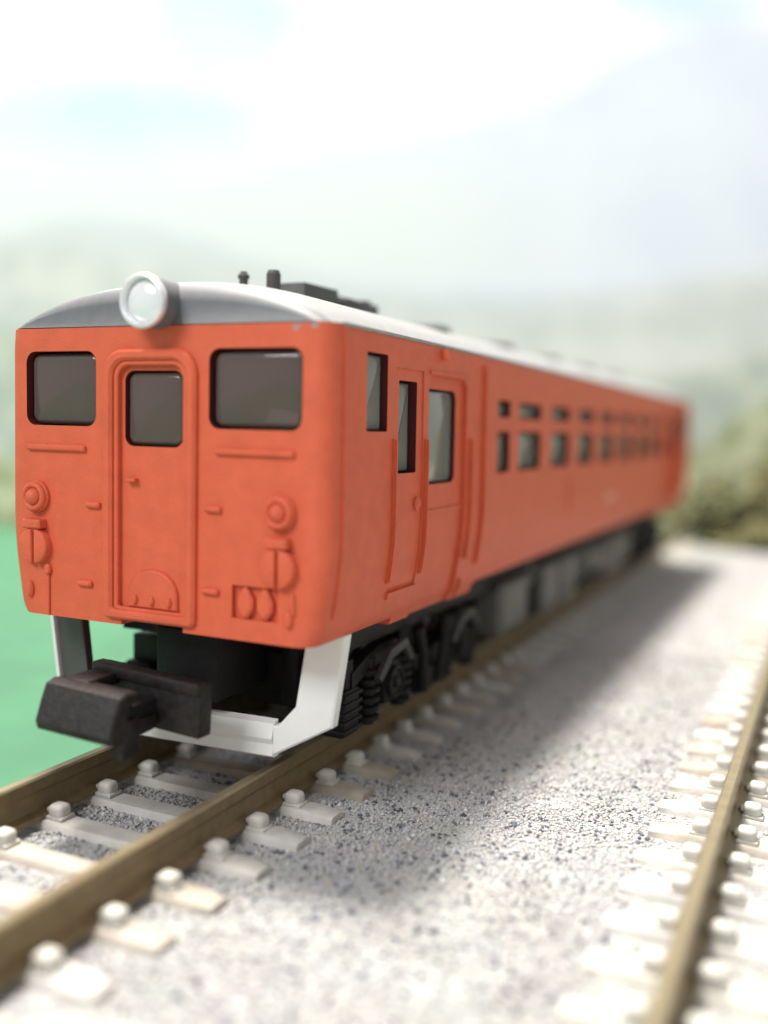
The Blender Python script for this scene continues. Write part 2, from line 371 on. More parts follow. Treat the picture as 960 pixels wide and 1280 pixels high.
# ------------------------------------------------------------------ backdrop: a printed landscape on a standing board
def backdrop_material():
    m_ = bpy.data.materials.new('printed_landscape'); m_.use_nodes = True; nt = m_.node_tree
    N = nt.nodes; Lk = nt.links
    b = N['Principled BSDF']; b.inputs['Roughness'].default_value = 0.6; b.inputs['Specular IOR Level'].default_value = 0.2
    tc = N.new('ShaderNodeTexCoord'); sep = N.new('ShaderNodeSeparateXYZ'); Lk.new(tc.outputs['Object'], sep.inputs[0])
    def math_(op, a, b_=None, c=None, clamp=False):
        n = N.new('ShaderNodeMath'); n.operation = op; n.use_clamp = clamp
        for i, x in enumerate((a, b_, c)):
            if x is None: continue
            if isinstance(x, (int, float)): n.inputs[i].default_value = x
            else: Lk.new(x, n.inputs[i])
        return n.outputs[0]
    u = math_('MULTIPLY', sep.outputs[0], 1/S); v = math_('MULTIPLY_ADD', sep.outputs[2], 1/S, -3.6)      # millimetres on the print
    def noise(scale, detail=3, sx=1.0, off=0.0):
        mp = N.new('ShaderNodeMapping'); mp.inputs['Scale'].default_value = (sx, 1, 1); mp.inputs['Location'].default_value = (off, 0, off*.37)
        Lk.new(tc.outputs['Object'], mp.inputs[0])
        n = N.new('ShaderNodeTexNoise'); n.inputs['Scale'].default_value = scale; n.inputs['Detail'].default_value = detail
        Lk.new(mp.outputs[0], n.inputs['Vector']); return n.outputs['Fac']
    def curve(pts):
        un = math_('MULTIPLY_ADD', u, 1/400, 0.5)
        f = N.new('ShaderNodeFloatCurve'); cm = f.mapping; cv = cm.curves[0]
        P = sorted(((x/400+.5, y/200) for x, y in pts))
        cv.points[0].location = P[0]; cv.points[1].location = P[-1]
        for q in P[1:-1]: cv.points.new(*q)
        cm.update(); Lk.new(un, f.inputs['Value'])
        return math_('MULTIPLY', f.outputs[0], 200)
    def step(x, a, b_):
        n = N.new('ShaderNodeMapRange'); n.interpolation_type = 'SMOOTHSTEP'
        n.inputs['From Min'].default_value = a; n.inputs['From Max'].default_value = b_
        Lk.new(x, n.inputs['Value']); return n.outputs['Result']
    def mix(fac, A, B):
        n = N.new('ShaderNodeMix'); n.data_type = 'RGBA'
        if isinstance(fac, (int, float)): n.inputs['Factor'].default_value = fac
        else: Lk.new(fac, n.inputs['Factor'])
        for nm, x in (('A', A), ('B', B)):
            if isinstance(x, tuple): n.inputs[nm].default_value = (*x, 1)
            else: Lk.new(x, n.inputs[nm])
        return n.outputs['Result']
    def below(ridge, rough, rs, w_):
        h = math_('ADD', ridge, math_('MULTIPLY', math_('SUBTRACT', noise(rs, 5), 0.5), rough))
        return step(math_('SUBTRACT', h, v), -w_, w_)
    # sky with broad white clouds
    def blob(cu, cv_, ru, rv):
        a = math_('DIVIDE', math_('SUBTRACT', u, cu), ru); c = math_('DIVIDE', math_('SUBTRACT', v, cv_), rv)
        q = math_('ADD', math_('MULTIPLY', a, a), math_('MULTIPLY', c, c))
        return step(math_('ADD', q, math_('MULTIPLY', math_('SUBTRACT', noise(0.4, 5, .8, cu), .5), 3.6)), 1.7, -0.5)
    holes = None
    for args in ((-32, 97, 16, 18), (-52, 76, 30, 9), (56, 104, 16, 10), (8, 106, 14, 6), (-110, 92, 22, 16), (115, 112, 26, 12), (-10, 140, 40, 10)):
        bb = blob(*args); holes = bb if holes is None else math_('MAXIMUM', holes, bb)
    cl = math_('SUBTRACT', 1.0, holes)
    up = step(v, 55, 125)
    col = mix(cl, (0.50, 0.60, 0.70), (0.78, 0.775, 0.78))
    # tall far mountain rising to the right
    far = below(curve([(-200, 50), (-76, 52), (-40, 60), (-15, 70), (0, 72.5), (15, 77), (32, 83), (42, 89.5), (54, 94.5), (75, 97), (110, 101), (200, 86)]), 4, 0.5, 2.0)
    fcol = mix(step(noise(0.35, 4, 1, 7), 0.35, 0.7), (0.56, 0.605, 0.71), (0.62, 0.66, 0.745))
    col = mix(math_('MULTIPLY', far, 0.85), col, fcol)
    # mist lying in the valley
    mist = math_('MULTIPLY', step(v, 36, 52), step(math_('MULTIPLY', v, -1), -84, -60))
    col = mix(math_('MULTIPLY', mist, step(math_('MULTIPLY', u, -1), -62, 5)), col, (0.66, 0.685, 0.71))
    # low blue-grey ridge on the left
    low = below(curve([(-200, 62), (-110, 60), (-76, 54), (-66, 56.5), (-60, 57.5), (-50, 57), (-38, 54), (-28, 51), (-10, 46), (20, 45), (60, 48), (200, 56)]), 5, 0.9, 2.2)
    col = mix(math_('MULTIPLY', low, 0.5), col, (0.50, 0.53, 0.565))
    # pale wooded slopes
    mid = below(curve([(-200, 52), (-76, 52), (-50, 50), (-20, 44), (10, 41), (40, 43), (75, 50), (200, 58)]), 9, 0.7, 5)
    wood = mix(step(noise(0.9, 5, 1, 1.3), 0.38, 0.62), (0.50, 0.52, 0.475), (0.64, 0.635, 0.575))
    col = mix(math_('MULTIPLY', mid, 0.7), col, wood)
    near = below(curve([(-200, 34), (-76, 36), (-50, 34), (0, 26), (40, 27), (58, 29), (76, 35), (200, 42)]), 8, 0.8, 3)
    nwood = mix(step(noise(1.0, 5, 1, 4.4), 0.40, 0.60), (0.33, 0.38, 0.34), (0.50, 0.52, 0.44))
    col = mix(math_('MULTIPLY', near, 0.85), col, nwood)
    # yellow-green foreground slope, right
    fore = below(curve([(-200, 12), (-76, 10), (-40, 6), (30, 4), (50, 8), (60, 14), (76, 25), (200, 36)]), 6, 1.0, 2.5)
    fw_ = mix(step(noise(1.3, 5, 1, 9.4), 0.40, 0.62), (0.22, 0.25, 0.12), (0.52, 0.53, 0.36))
    col = mix(math_('MULTIPLY', fore, 0.9), col, fw_)
    Lk.new(col, b.inputs['Base Color'])
    return m_
bo = thing('backdrop_board', tuple(bdp(0, BD)) [:2] + (-3.6,), 'printed backdrop board of pale cloudy sky above misty wooded mountains', 'backdrop')
bo.rotation_euler = (0, 0, YAW)
sheet = MB(); sheet.box((-210, 0, 0), (210, 0.6, 165))
so = bpy.data.objects.new('printed_sheet', finish(sheet.mesh('printed_sheet'), backdrop_material())); COL.objects.link(so); so.parent = bo
back = MB(); back.box((-211, 0.65, 0), (211, 5.6, 166), 0.3)
so = bpy.data.objects.new('foam_panel', finish(back.mesh('foam_panel'), M['board_edge'])); COL.objects.link(so); so.parent = bo

# ------------------------------------------------------------------ railway tracks
def sleeper_material():
    m_ = mat('concrete_sleeper', (0.50, 0.48, 0.44), 0.75, var=0.12, vscale=10, bump=0.35, bscale=45)
    nt = m_.node_tree; b = nt.nodes['Principled BSDF']; src = b.inputs['Base Color'].links[0].from_socket
    oi = nt.nodes.new('ShaderNodeObjectInfo'); r = nt.nodes.new('ShaderNodeValToRGB'); e = r.color_ramp.elements
    e[0].color = (0.70, 0.62, 0.54, 1); e[1].color = (1, 1, 0.98, 1); q = e.new(0.22); q.color = (0.84, 0.80, 0.76, 1); q = e.new(0.4); q.color = (0.93, 0.94, 0.98, 1)
    nt.links.new(oi.outputs['Random'], r.inputs[0])
    mx = nt.nodes.new('ShaderNodeMix'); mx.data_type = 'RGBA'; mx.blend_type = 'MULTIPLY'; mx.inputs['Factor'].default_value = 1
    nt.links.new(src, mx.inputs['A']); nt.links.new(r.outputs[0], mx.inputs['B']); nt.links.new(mx.outputs['Result'], b.inputs['Base Color'])
    return m_
M['sleeper'] = sleeper_material()
M['chair'] = mat('rail_chair_plastic', (0.50, 0.485, 0.44), 0.6, var=0.1, vscale=12, bump=0.2, bscale=40)
TT = -2.15                      # top of the sleepers
def sleeper_mesh():
    mb = MB(); nx = 16; sec = []
    for i in range(nx+1):
        x = -TIEL + 2*TIEL*i/nx
        top = TT + (0.10*(abs(x)/4.8)**2 - 0.10 if abs(x) < 4.8 else 0.0)
        hw_ = TIEW/2
        e = 0.12 if i in (0, nx) else 0.0
        sec.append([(x, -hw_-.08, GZ-.5), (x, -hw_+e, top-.14-e*.5), (x, -hw_+.14+e, top-e), (x, hw_-.14-e, top-e), (x, hw_-e, top-.14-e*.5), (x, hw_+.08, GZ-.5)])
    k = 6
    vs = [p for s in sec for p in s]; fs = []
    for i in range(nx):
        for j in range(k):
            fs.append((i*k+j, (i+1)*k+j, (i+1)*k+(j+1) % k, i*k+(j+1) % k))
    fs += [tuple(range(k)), tuple(nx*k+j for j in range(k))[::-1]]
    mb.add(vs, fs); return finish(mb.mesh('sleeper'), M['sleeper'], 40)
def chair_mesh():
    mb = MB(); mb.box((-.48, -.45, TT-.05), (.48, .45, TT+.72), .28, 4); mb.box((-.62, -.32, TT+.25), (-.2, .32, TT+.52), .1, 2); mb.box((-.72, -.5, TT-.05), (.58, .5, TT+.15), .07, 2)
    return finish(mb.mesh('rail_chair'), M['chair'], 45)
SLM, CHM = sleeper_mesh(), chair_mesh()
RP = [(-.62, -2.13), (.62, -2.13), (.62, -1.95), (.26, -1.7), (.2, -1.2), (.2, -.85), (.31, -.66), (.31, -.1), (.22, 0), (-.22, 0), (-.31, -.1), (-.31, -.66), (-.2, -.85), (-.2, -1.2), (-.26, -1.7), (-.62, -1.95)]
def track(xc, sp, ph, y0, y1, label):
    t = thing('railway_track', (xc, 55, GZ), label, 'track', 'model railway tracks on the gravel')
    for sx in (-1, 1):
        mb = MB(); ysr = np.linspace(y0-2, y1+1, 40)
        vs = [(xc+sx*4.86+px, y, pz) for y in ysr for px, pz in RP]; n = len(RP); fs = []
        for i in range(len(ysr)-1):
            for k in range(n): fs.append((i*n+k, i*n+(k+1) % n, (i+1)*n+(k+1) % n, (i+1)*n+k))
        fs += [tuple(range(n)), tuple((len(ysr)-1)*n+k for k in range(n))]
        ro_ = mb.add(vs, fs).build('rail', [M['rail'], M['railtop']], t, 25)
        for p in ro_.data.polygons:
            if p.center.z > -.12*S: p.material_index = 1
    k0 = math.ceil((y0-ph)/sp)
    y = ph+k0*sp
    while y < y1:
        s = reg(bpy.data.objects.new('sleeper', SLM), t, (xc, y+random.uniform(-.06, .06), 0))
        for cx, flip in ((-5.95, 1), (-3.77, 0), (3.77, 1), (5.95, 0)):
            c = reg(bpy.data.objects.new('rail_chair', CHM), s, (xc+cx, y+random.uniform(-.05, .05), 0))
            if flip: c.rotation_euler = (0, 0, math.pi)
        y += sp
track(0.0, *TRK[0][1:], -36, 151, 'railway track running under the orange railcar')
track(32.2, *TRK[1][1:], -36, 137, 'empty railway track cut off by the right edge')

# ------------------------------------------------------------------ the railcar
car = thing('railcar', (0, LEN/2, 0), 'orange-red model diesel railcar with grey roof standing on the track', 'railcar')
HWT = [(6.9, 9.05), (7.6, 9.3), (7.9, 9.5), (8.3, 9.64), (9, 9.76), (10, 9.92), (11, 10.06), (12, 10.15), (13, 10.19), (22, 10.12), (23, 10.04), (23.4, 10.0)]
def hw(z): return float(np.interp(z, [a for a, _ in HWT], [b for _, b in HWT]))
def front(u, v, d): return (u, -d, v)
def rear(u, v, d): return (-u, LEN+d, v)
def side(u, v, d): return (hw(v)+d, u, v)
LW = 0.32                       # the far side stands this much closer to the centre line
def sidel(u, v, d): return (-hw(v)+LW-d, u, v)
SIDES = (side, sidel)
ZL = [7.2, 7.6, 7.9, 8.3, 9, 9.5, 10, 10.5, 11, 11.5, 12, 12.5, 13, 16, 19, 22, 23]
def zrows(z0, z1, a, b):
    zs = [z0] + [z for z in [q[0] for q in HWT] if z0+.01 < z < z1-.01] + [z1]
    return [(z, a, b) for z in zs]

def plan(z, n=7, r=1.0, ins=0.0):
    h = hw(z)-ins; y0, y1 = ins, LEN-ins; pts = []
    for cx, cy, a0 in ((h-r, y0+r, -90), (h-r, y1-r, 0), (-h+LW+r, y1-r, 90), (-h+LW+r, y0+r, 180)):
        for k in range(n):
            a = math.radians(a0+90*k/(n-1)); pts.append((cx+r*math.cos(a), cy+r*math.sin(a), z))
    return pts
def ring_solid(rings):
    n = len(rings[0]); vs = [p for r_ in rings for p in r_]; fs = []
    for i in range(len(rings)-1):
        for k in range(n): fs.append((i*n+k, i*n+(k+1) % n, (i+1)*n+(k+1) % n, (i+1)*n+k))
    fs += [tuple(range(n))[::-1], tuple((len(rings)-1)*n+k for k in range(n))]
    return vs, fs

# window table: (side window y0, y1, z0, z1, radius)
PITCH_W, W1 = 8.95, 29.5
win_side = []
for k in range(7):
    y0 = W1+k*PITCH_W
    win_side += [(y0, y0+5.6, 15.25, 18.1, .22, 'w'), (y0, y0+5.6, 19.05, 20.2, .15, 'w')]
for a in (24.5, LEN-27.2):
    win_side += [(a, a+2.7, 15.25, 18.1, .2, 'w'), (a, a+2.7, 19.1, 20.25, .15, 'w')]
def mir(a, b): return (LEN-b, LEN-a)
cab_w = (3.85, 6.3, 18.0, 21.95, .12); crew_w = (7.95, 10.4, 15.75, 20.75, .1); door_w = (12.15, 16.95, 14.95, 20.5, .55)
for wdw in (cab_w, crew_w, door_w):
    for mirrored in (0, 1):
        a, b = (wdw[0], wdw[1]) if not mirrored else mir(wdw[0], wdw[1])
        win_side.append((a, b, wdw[2], wdw[3], wdw[4], 'd' if wdw is door_w else ('r' if wdw is crew_w else 'c')))
win_front = [(3.42, 17.95, 8.66, 21.85, .6), (-8.38, 17.9, -3.62, 21.8, .6), (-1.9, 16.95, 1.75, 20.8, .55)]

def door_rows(a, b, z0, z1, r=.7):
    rows = zrows(z0, z1-r, a, b)
    for q in (25, 50, 70, 90):
        t = math.radians(q); rows.append((z1-r+r*math.sin(t), a+r-r*math.cos(t), b-r+r*math.cos(t)))
    return rows
outer = MB(); outer.add(*ring_solid([plan(z) for z in ZL]))
cav = MB(); cav.box((-8.7, 1.25, 8.8), (9.0, LEN-1.25, 22.4))
under = MB()
under.box((-14, -3, 4), (14, 9.3, 7.62)); under.box((-14, 22.4, 4), (14, LEN-22.4, 7.95)); under.box((-14, LEN-9.3, 4), (14, LEN+3, 7.62))
notch = MB(); notch.box((-1.95, -3, 4.1), (1.95, 3.2, 8.05)); notch.box((-1.95, LEN-3.2, 4.1), (1.95, LEN+3, 8.05))
recess = MB()
for mp in SIDES:
    for mirrored in (0, 1):
        a, b = (11.95, 18.25) if not mirrored else mir(11.95, 18.25)
        recess.rows(door_rows(a, b, 7.0, 21.25), -.28, 1.0, mp)
        a, b = (7.45, 11.2) if not mirrored else mir(7.45, 11.2)
        recess.rows(zrows(8.95, 21.4, a, b), -.09, 1.0, mp)
for mp in (front, rear):
    recess.prism(rrect(-2.15, 8.25, 1.95, 21.1, .7, rb=.15), -.22, 1.0, mp)
    recess.prism(rrect(4.88, 8.7, 7.5, 10.35, .05), -.3, 1.0, mp)
cut = MB()
for mp in SIDES:
    for (a, b, z0, z1, r, k) in win_side:
        cut.prism(rrect(a, z0, b, z1, r, 4), -2.2, 1.6, mp)
for mp in (front, rear):
    for (a, z0, b, z1, r) in win_front:
        cut.prism(rrect(a, z0, b, z1, r, 6), -2.2, 1.6, mp)

def boolean(base, cutters):
    o = bpy.data.objects.new('tmp', base.mesh('tmp')); COL.objects.link(o); tmp = [o]
    o.data.materials.append(M['paint']); o.data.materials.append(M['reveal'])
    for c in cutters:
        me_ = c.mesh('tmpc'); me_.materials.append(M['paint']); me_.materials.append(M['reveal'])
        if c is cut or c is cav:
            for p in me_.polygons: p.material_index = 1
        oc = bpy.data.objects.new('tmpc', me_); COL.objects.link(oc); tmp.append(oc)
        md = o.modifiers.new('b', 'BOOLEAN'); md.operation = 'DIFFERENCE'; md.solver = 'EXACT'; md.object = oc
    dg = bpy.context.evaluated_depsgraph_get(); me = bpy.data.meshes.new_from_object(o.evaluated_get(dg))
    for q in tmp: bpy.data.objects.remove(q)
    return me
body_me = boolean(outer, [cav, under, notch, recess, cut])
body_me.name = 'body_shell'; [None]
bm = bmesh.new(); bm.from_mesh(body_me)
bmesh.ops.remove_doubles(bm, verts=bm.verts, dist=1e-5)
bmesh.ops.dissolve_limit(bm, angle_limit=math.radians(.5), verts=bm.verts, edges=bm.edges, delimit={'MATERIAL'})
bm.to_mesh(body_me); bm.free()
body = reg(bpy.data.objects.new('body_shell', finish(body_me, [], 30)), car)
bv = body.modifiers.new('soft_edges', 'BEVEL'); bv.width = 0.09*S; bv.segments = 2; bv.limit_method = 'ANGLE'; bv.angle_limit = math.radians(40); bv.use_clamp_overlap = True; bv.harden_normals = True

# roof: arched, ends domed
def roof_profile(hwid, H, n=28):
    pts = []
    for i in range(n+1):
        t = -1 + 2*i/n; s = math.copysign(abs(t)**.8, t); x = hwid*s
        pts.append((x if x > 0 else x*(hwid-LW)/hwid, 23.05 + H*max(0, 1-abs(s)**2.4)**.85))
    return pts
st = [(0.02, 9.1, .46), (.06, 9.25, .54), (.16, 9.45, .63), (.34, 9.66, .72), (.62, 9.86, .80), (1.15, 10.04, .88), (1.8, 10.04, .93), (2.8, 10.04, .97), (4.5, 10.04, 1.0)]
stations = st + [(y, 10.04, 1.0) for y in np.linspace(10, LEN-10, 14)] + [(LEN-y, h, f) for y, h, f in reversed(st)]
rm = MB(); NP = 29
for (y, h, f) in stations: rm.v += [(x, y, z) for x, z in roof_profile(h, 2.5*f)]
for i in range(len(stations)-1):
    for k in range(NP-1): rm.f.append((i*NP+k, i*NP+k+1, (i+1)*NP+k+1, (i+1)*NP+k))
for i in (0, len(stations)-1):
    rm.f.append(tuple(i*NP+k for k in range(NP)))
rm.f.append(tuple(i*NP for i in range(len(stations))) + tuple(i*NP+NP-1 for i in reversed(range(len(stations)))))
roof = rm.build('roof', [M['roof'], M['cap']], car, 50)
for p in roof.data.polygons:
    if p.center.y < .5*S or p.center.y > (LEN-.5)*S: p.material_index = 1  # end faces keep the darker grey, without the painted-in lamplight
# rain gutter along the eaves
for sx in (-1, 1):
    gt = MB(); xg = 9.95 if sx > 0 else -9.95+LW; gt.box((xg-.14, 1.3, 22.95), (xg+.2, LEN-1.3, 23.14), .05); gt.build('rain_gutter', M['roof'], roof)
# roof fittings
def pipe(x, y, r, z1, nm, cap=0.0):
    mb = MB(); mb.lathe((x, y, 25.1), (0, 0, 1), [(0, r*1.5), (.35, r*1.45), (.42, r), (z1-25.3, r), (z1-25.3, r*.96), (z1-25.1, r*.78), (z1-25.1, 0)], 20)
    if cap: mb.lathe((x, y, z1-.45), (0, 0, 1), [(0, r), (.05, r*1.35), (.25, r*1.35), (.3, r)], 20)
    return mb.build(nm, M['darkgrey'], roof)
pipe(-1.3, 10.2, .26, 27.25, 'whistle', 1)
pipe(.9, 10.0, .42, 27.2, 'exhaust_pipe')
bx = MB()
bx.add([(-.9, 12.6, 25.2), (1.5, 12.6, 25.2), (1.5, 17.6, 25.2), (-.9, 17.6, 25.2), (-.6, 13.1, 26.95), (1.2, 13.1, 26.95), (1.2, 17.5, 27.05), (-.6, 17.5, 27.05)],
       [(0, 3, 2, 1), (4, 5, 6, 7), (0, 1, 5, 4), (1, 2, 6, 5), (2, 3, 7, 6), (3, 0, 4, 7)])
bx.build('roof_housing', M['darkgrey'], roof)
b2 = MB(); b2.box((-1.2, 18.4, 25.2), (1.5, 23.2, 26.7), .12); b2.box((.2, 22.2, 26.6), (1.0, 23.0, 27.0), .08); b2.box((-.4, 19, 26.6), (.8, 20.6, 26.85), .05)
b2.build('roof_housing', M['darkgrey'], roof)
for y in (36, 53.5, 71, 88.5, 106):
    vb = MB(); vb.lathe((0, y, 25.2), (0, 0, 1), [(0, 1.7), (.5, 1.75), (.75, 1.9), (1.15, 1.85), (1.4, 1.5), (1.5, .6), (1.52, 0)], 28)
    vb.build('roof_ventilator', M['darkgrey'], roof)

# head lamp
for mp, sg, yb in ((front, -1, 0), (rear, 1, LEN)):
    hx = 0.40
    hb = MB(); hb.lathe((hx, yb-sg*2.6, 24.06), (0, sg, 0), [(0, .6), (.3, 1.0), (1.6, 1.22), (3.3, 1.26), (3.62, 1.24), (3.64, 0)], 36)
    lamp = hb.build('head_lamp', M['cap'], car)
    rg = MB(); rg.lathe((hx, yb+sg*1.0, 24.06), (0, sg, 0), [(0, 1.27), (.22, 1.36), (.4, 1.33), (.5, 1.24), (.48, 1.14), (.3, 1.1), (.1, 1.08), (0, 1.0)], 40, close_end=False); rg.build('lamp_rim', M['silver'], lamp, 60)
    lz = MB(); lz.lathe((hx, yb+sg*1.04, 24.06), (0, sg, 0), [(0, 1.09), (.06, 1.08), (.22, .86), (.34, .48), (.38, 0)], 32); lz.build('lens', M['lens'], lamp, 60)

# glazing of windows
def pane(nm, outline, mp, d, m_, parent=car, thick=.5, cham=.24):
    mb = MB(); mb.prism(outline, d-thick, d, mp, cham); return mb.build(nm, m_, parent, 40)
fp = {}
for fi, mp in enumerate((front, rear)):
    # moulding round the gangway door and the door with its window
    fr = MB(); fr.ring(rrect(-3.0, 7.95, 2.8, 21.85, 1.25, 8, rb=.4), rrect(-2.4, 8.45, 2.2, 21.3, .85, 8, rb=.2), -.1, .34, mp, .14)
    frame = fr.build('door_moulding', M['paint'], car)
    fr2 = MB(); fr2.ring(rrect(-2.4, 8.4, 2.2, 21.32, .85, 8, rb=.2), rrect(-2.12, 8.6, 1.92, 21.05, .65, 8, rb=.12), -.15, .12, mp, .06)
    fr2.build('inner_moulding', M['paint'], frame)
    for i, (a, z0, b, z1, r) in enumerate(win_front):
        pane('cab_window' if i < 2 else 'door_window', rrect(a+.07, z0+.07, b-.07, z1-.07, r-.05, 6), mp, -.27 if i < 2 else -.3, M['glass'], car if i < 2 else frame)
    # half-round plate with three studs, on the door
    hp = MB(); pts = [(-1.55, 8.62), (1.55, 8.62)] + [(1.55*math.cos(math.radians(q)), 9.3+1.35*math.sin(math.radians(q))) for q in range(10, 171, 16)]
    hp.prism(pts, -.3, -.02, mp, .1); plate = hp.build('half_round_plate', M['paint'], frame)
    for x in (-1.05, 0, 1.08):
        sd = MB(); sd.prism(circ(x, 9.05, .16, 12, .26), -.1, .16, mp, .08); sd.build('stud', M['paint'], frame)
    hd = MB(); hd.prism(rrect(-1.6, 15.1, -1.0, 15.32, .08, 3), -.3, .18, mp, .07); hd.build('door_handle', M['paint'], frame)
    # grab bars below the windows, steps
    for a, b, z in ((3.9, 8.35, 16.85), (-8.25, -4.25, 16.72)):
        gb_ = MB(); gb_.prism(rrect(a, z-.17, b, z+.17, .1, 3), -.1, .24, mp, .1); gb_.build('grab_bar', M['paint'], car)
    for x, z in ((3.78, 14.0), (3.68, 9.9), (-3.75, 13.8), (-4.3, 9.6)):
        sb = MB(); sb.prism(rrect(x-.48, z-.17, x+.48, z+.17, .12, 3), -.1, .26, mp, .12); sb.build('step', M['paint'], car)
    for sx in (-1, 1):
        x = 7.62*sx
        tl = MB(); tl.prism(circ(x, 14.06, .86, 28), -.1, .25, mp, .08); tail = tl.build('tail_lamp', M['paint'], car)
        tr = MB(); tr.ring(circ(x, 14.06, .8, 28), circ(x, 14.06, .46, 28), .2, .5, mp, .12); tr.build('lamp_ring', M['paint'], tail, 60)
        c = Vector(mp(x, 14.06, 0)); ax = Vector(mp(x, 14.06, 1))-c
        td = MB(); td.lathe(c+ax*.2, ax, [(0, .5), (.14, .48), (.34, .38), (.5, .2), (.54, 0)], 24); td.build('lens', M['paint'], tail, 60)
        # round cover with a slot, hung from a bracket
        cv = MB()
        for s2 in (-1, 1):
            q = [(x+s2*(.022+.95*math.cos(math.radians(t))*1.0), 11.4+.98*math.sin(math.radians(t))) for t in range(-88, 89, 11)]
            if s2 < 0: q = q[::-1]
            cv.prism(q, -.1, .5, mp, .12)
        cov = cv.build('round_cover', M['paint'], car, 40)
        bk = MB(); bk.prism(rrect(x-.62, 12.35, x+.62, 12.85, .1, 3), -.1, .62, mp, .1); bk.build('bracket', M['paint'], cov)
        hg = MB(); hg.prism(rrect(x-.3, 12.15, x+.3, 12.5, .1, 3), -.1, .4, mp, .1); hg.build('hinge', M['paint'], cov)
        if fi == 0:
            xs_ = 8.25*sx
            tdp = MB(); tdp.prism(circ(xs_-.1*sx, 8.95, .24, 14, .45), -.1, .26, mp, .14); tdp.build('cock', M['paint'], car)
    for x in (5.65, 6.75):
        pl = MB(); pl.prism([(x-.12, 8.75), (x+.12, 8.75), (x+.46, 9.25), (x+.46, 9.7), (x+.12, 10.28), (x-.12, 10.28), (x-.46, 9.7), (x-.46, 9.25)], -.35, .12, mp, .14); pl.build('jumper_plug', M['paint'], car)
    rod = MB(); rod.tube([mp(8.35, 10.2, .05), mp(8.42, 9.2, .05)], .1, 8); rod.build('hose_rod', M['paint'], car)
    rod = MB(); rod.tube([mp(-6.85, 10.0, .06), mp(-6.85, 7.65, .06)], .08, 8); rod.prism(circ(-6.85, 10.15, .22, 12, .3), -.1, .25, mp, .08); rod.build('hose_rod', M['paint'], car)

for si, mp in enumerate(SIDES):
    for (a, b, z0, z1, r, k) in win_side:
        nm = {'w': 'window', 'd': 'door_window', 'r': 'crew_door_window', 'c': 'cab_side_window'}[k]
        dd = {'w': -.42, 'd': -.52, 'r': -.55, 'c': -.36}[k]
        pane(nm, rrect(a+.08, z0+.06, b-.08, z1-.06, max(.05, r-.04), 4), mp, dd, M['sideglass'], car, .4, .12)
    for mirrored in (0, 1):
        def Y(a, b=None):
            if b is None: return LEN-a if mirrored else a
            return mir(a, b) if mirrored else (a, b)
        # leading-edge strip, down pipe, handrails
        for (a, z0, z1, w_, d, nm) in ((1.35, 8.9, 22.9, .13, .13, 'corner_bead'), (21.4, 9.3, 22.4, .17, .26, 'down_pipe'),
                                       (7.15, 9.9, 17.6, .12, .24, 'handrail'), (11.5, 9.9, 17.6, .12, .26, 'handrail'), (18.95, 9.9, 17.6, .12, .26, 'handrail'),
                                       (18.95, 7.4, 8.6, .14, .2, 'step_bracket')):
            mb = MB(); y0, y1 = Y(a-w_, a+w_); mb.rows(zrows(z0, z1, y0, y1), -.12, d*.6, mp)
            yc = (y0+y1)/2; mb.rows(zrows(z0+.05, z1-.05, yc-w_*.5, yc+w_*.5), -.1, d, mp)
            mb.build(nm, M['paint'], car)
        y0, y1 = Y(11.3, 18.6); dl = MB()
        dl.rows(zrows(13.2, 13.45, *Y(12.0, 18.2)), -.5, -.18, mp); dl.build('door_rib', M['paint'], car)
        sl = MB(); sl.rows(zrows(8.95, 9.3, *Y(7.35, 11.3)), -.2, .16, mp); sl.build('door_sill', M['paint'], car)
        hk = MB(); hk.rows(zrows(22.2, 22.8, *Y(13.75, 14.1)), -.2, .45, mp); hk.build('lamp_hook', M['paint'], car)
        lk = MB(); cc = Vector(mp(Y(10.5), 14.0, 0)); aa = Vector((1 if si == 0 else -1, 0, 0)); lk.lathe(cc-aa*.2, aa, [(0, .4), (.25, .38), (.34, .25), (.36, 0)], 18); lk.build('door_lock', M['paint'], car)
        dt = MB(); dt.rows(zrows(21.32, 21.5, *Y(12.0, 18.4)), -.2, .12, mp); dt.build('door_hood', M['paint'], car)
    hb = MB(); hb.rows(zrows(11.1, 14.0, 44.6, 46.2), -.1, .12, mp); hb.build('sign_holder', M['paint'], car)
    nb = MB(); yq = 60.5
    for k, ww in enumerate((.8, .5, .5, .9, .5)):
        nb.rows(zrows(11.2, 11.9, yq, yq+ww), -.1, .025, mp); yq += ww+.35
    nb.build('car_number', M['mark'], car)

# inside: floor block, seats and bulkheads
it = MB(); it.box((-8.3, 1.8, 8.9), (8.6, LEN-1.8, 12.6)); it.box((-8.3, 7.2, 12.5), (-1.2, 7.7, 22)); it.box((1.2, 7.2, 12.5), (8.6, 7.7, 22)); it.box((-8.3, LEN-7.7, 12.5), (8.6, LEN-7.2, 22))
it.box((2.6, 3.2, 12.5), (8.4, 3.6, 22.2)); it.box((-.3, 4.2, 12.5), (2.6, 4.6, 22.2))
inn = it.build('interior', M['interior'], car)
for k in range(8):
    for sx in (-1, 1):
        sb = MB(); sb.box((min(sx*2.5, sx*8.2), 27.9+k*PITCH_W-.5, 12.5), (max(sx*2.5, sx*8.2), 27.9+k*PITCH_W+.5, 17.6), .3); sb.build('seat_back', M['seat'], inn)
cb = MB(); cb.box((-7.6, 1.9, 12.5), (-4.2, 2.9, 18.6), .2); cb.box((-5.6, 3.4, 12.5), (-4.6, 4.6, 20.6), .3); cb.build('cab_desk', M['seat'], inn)

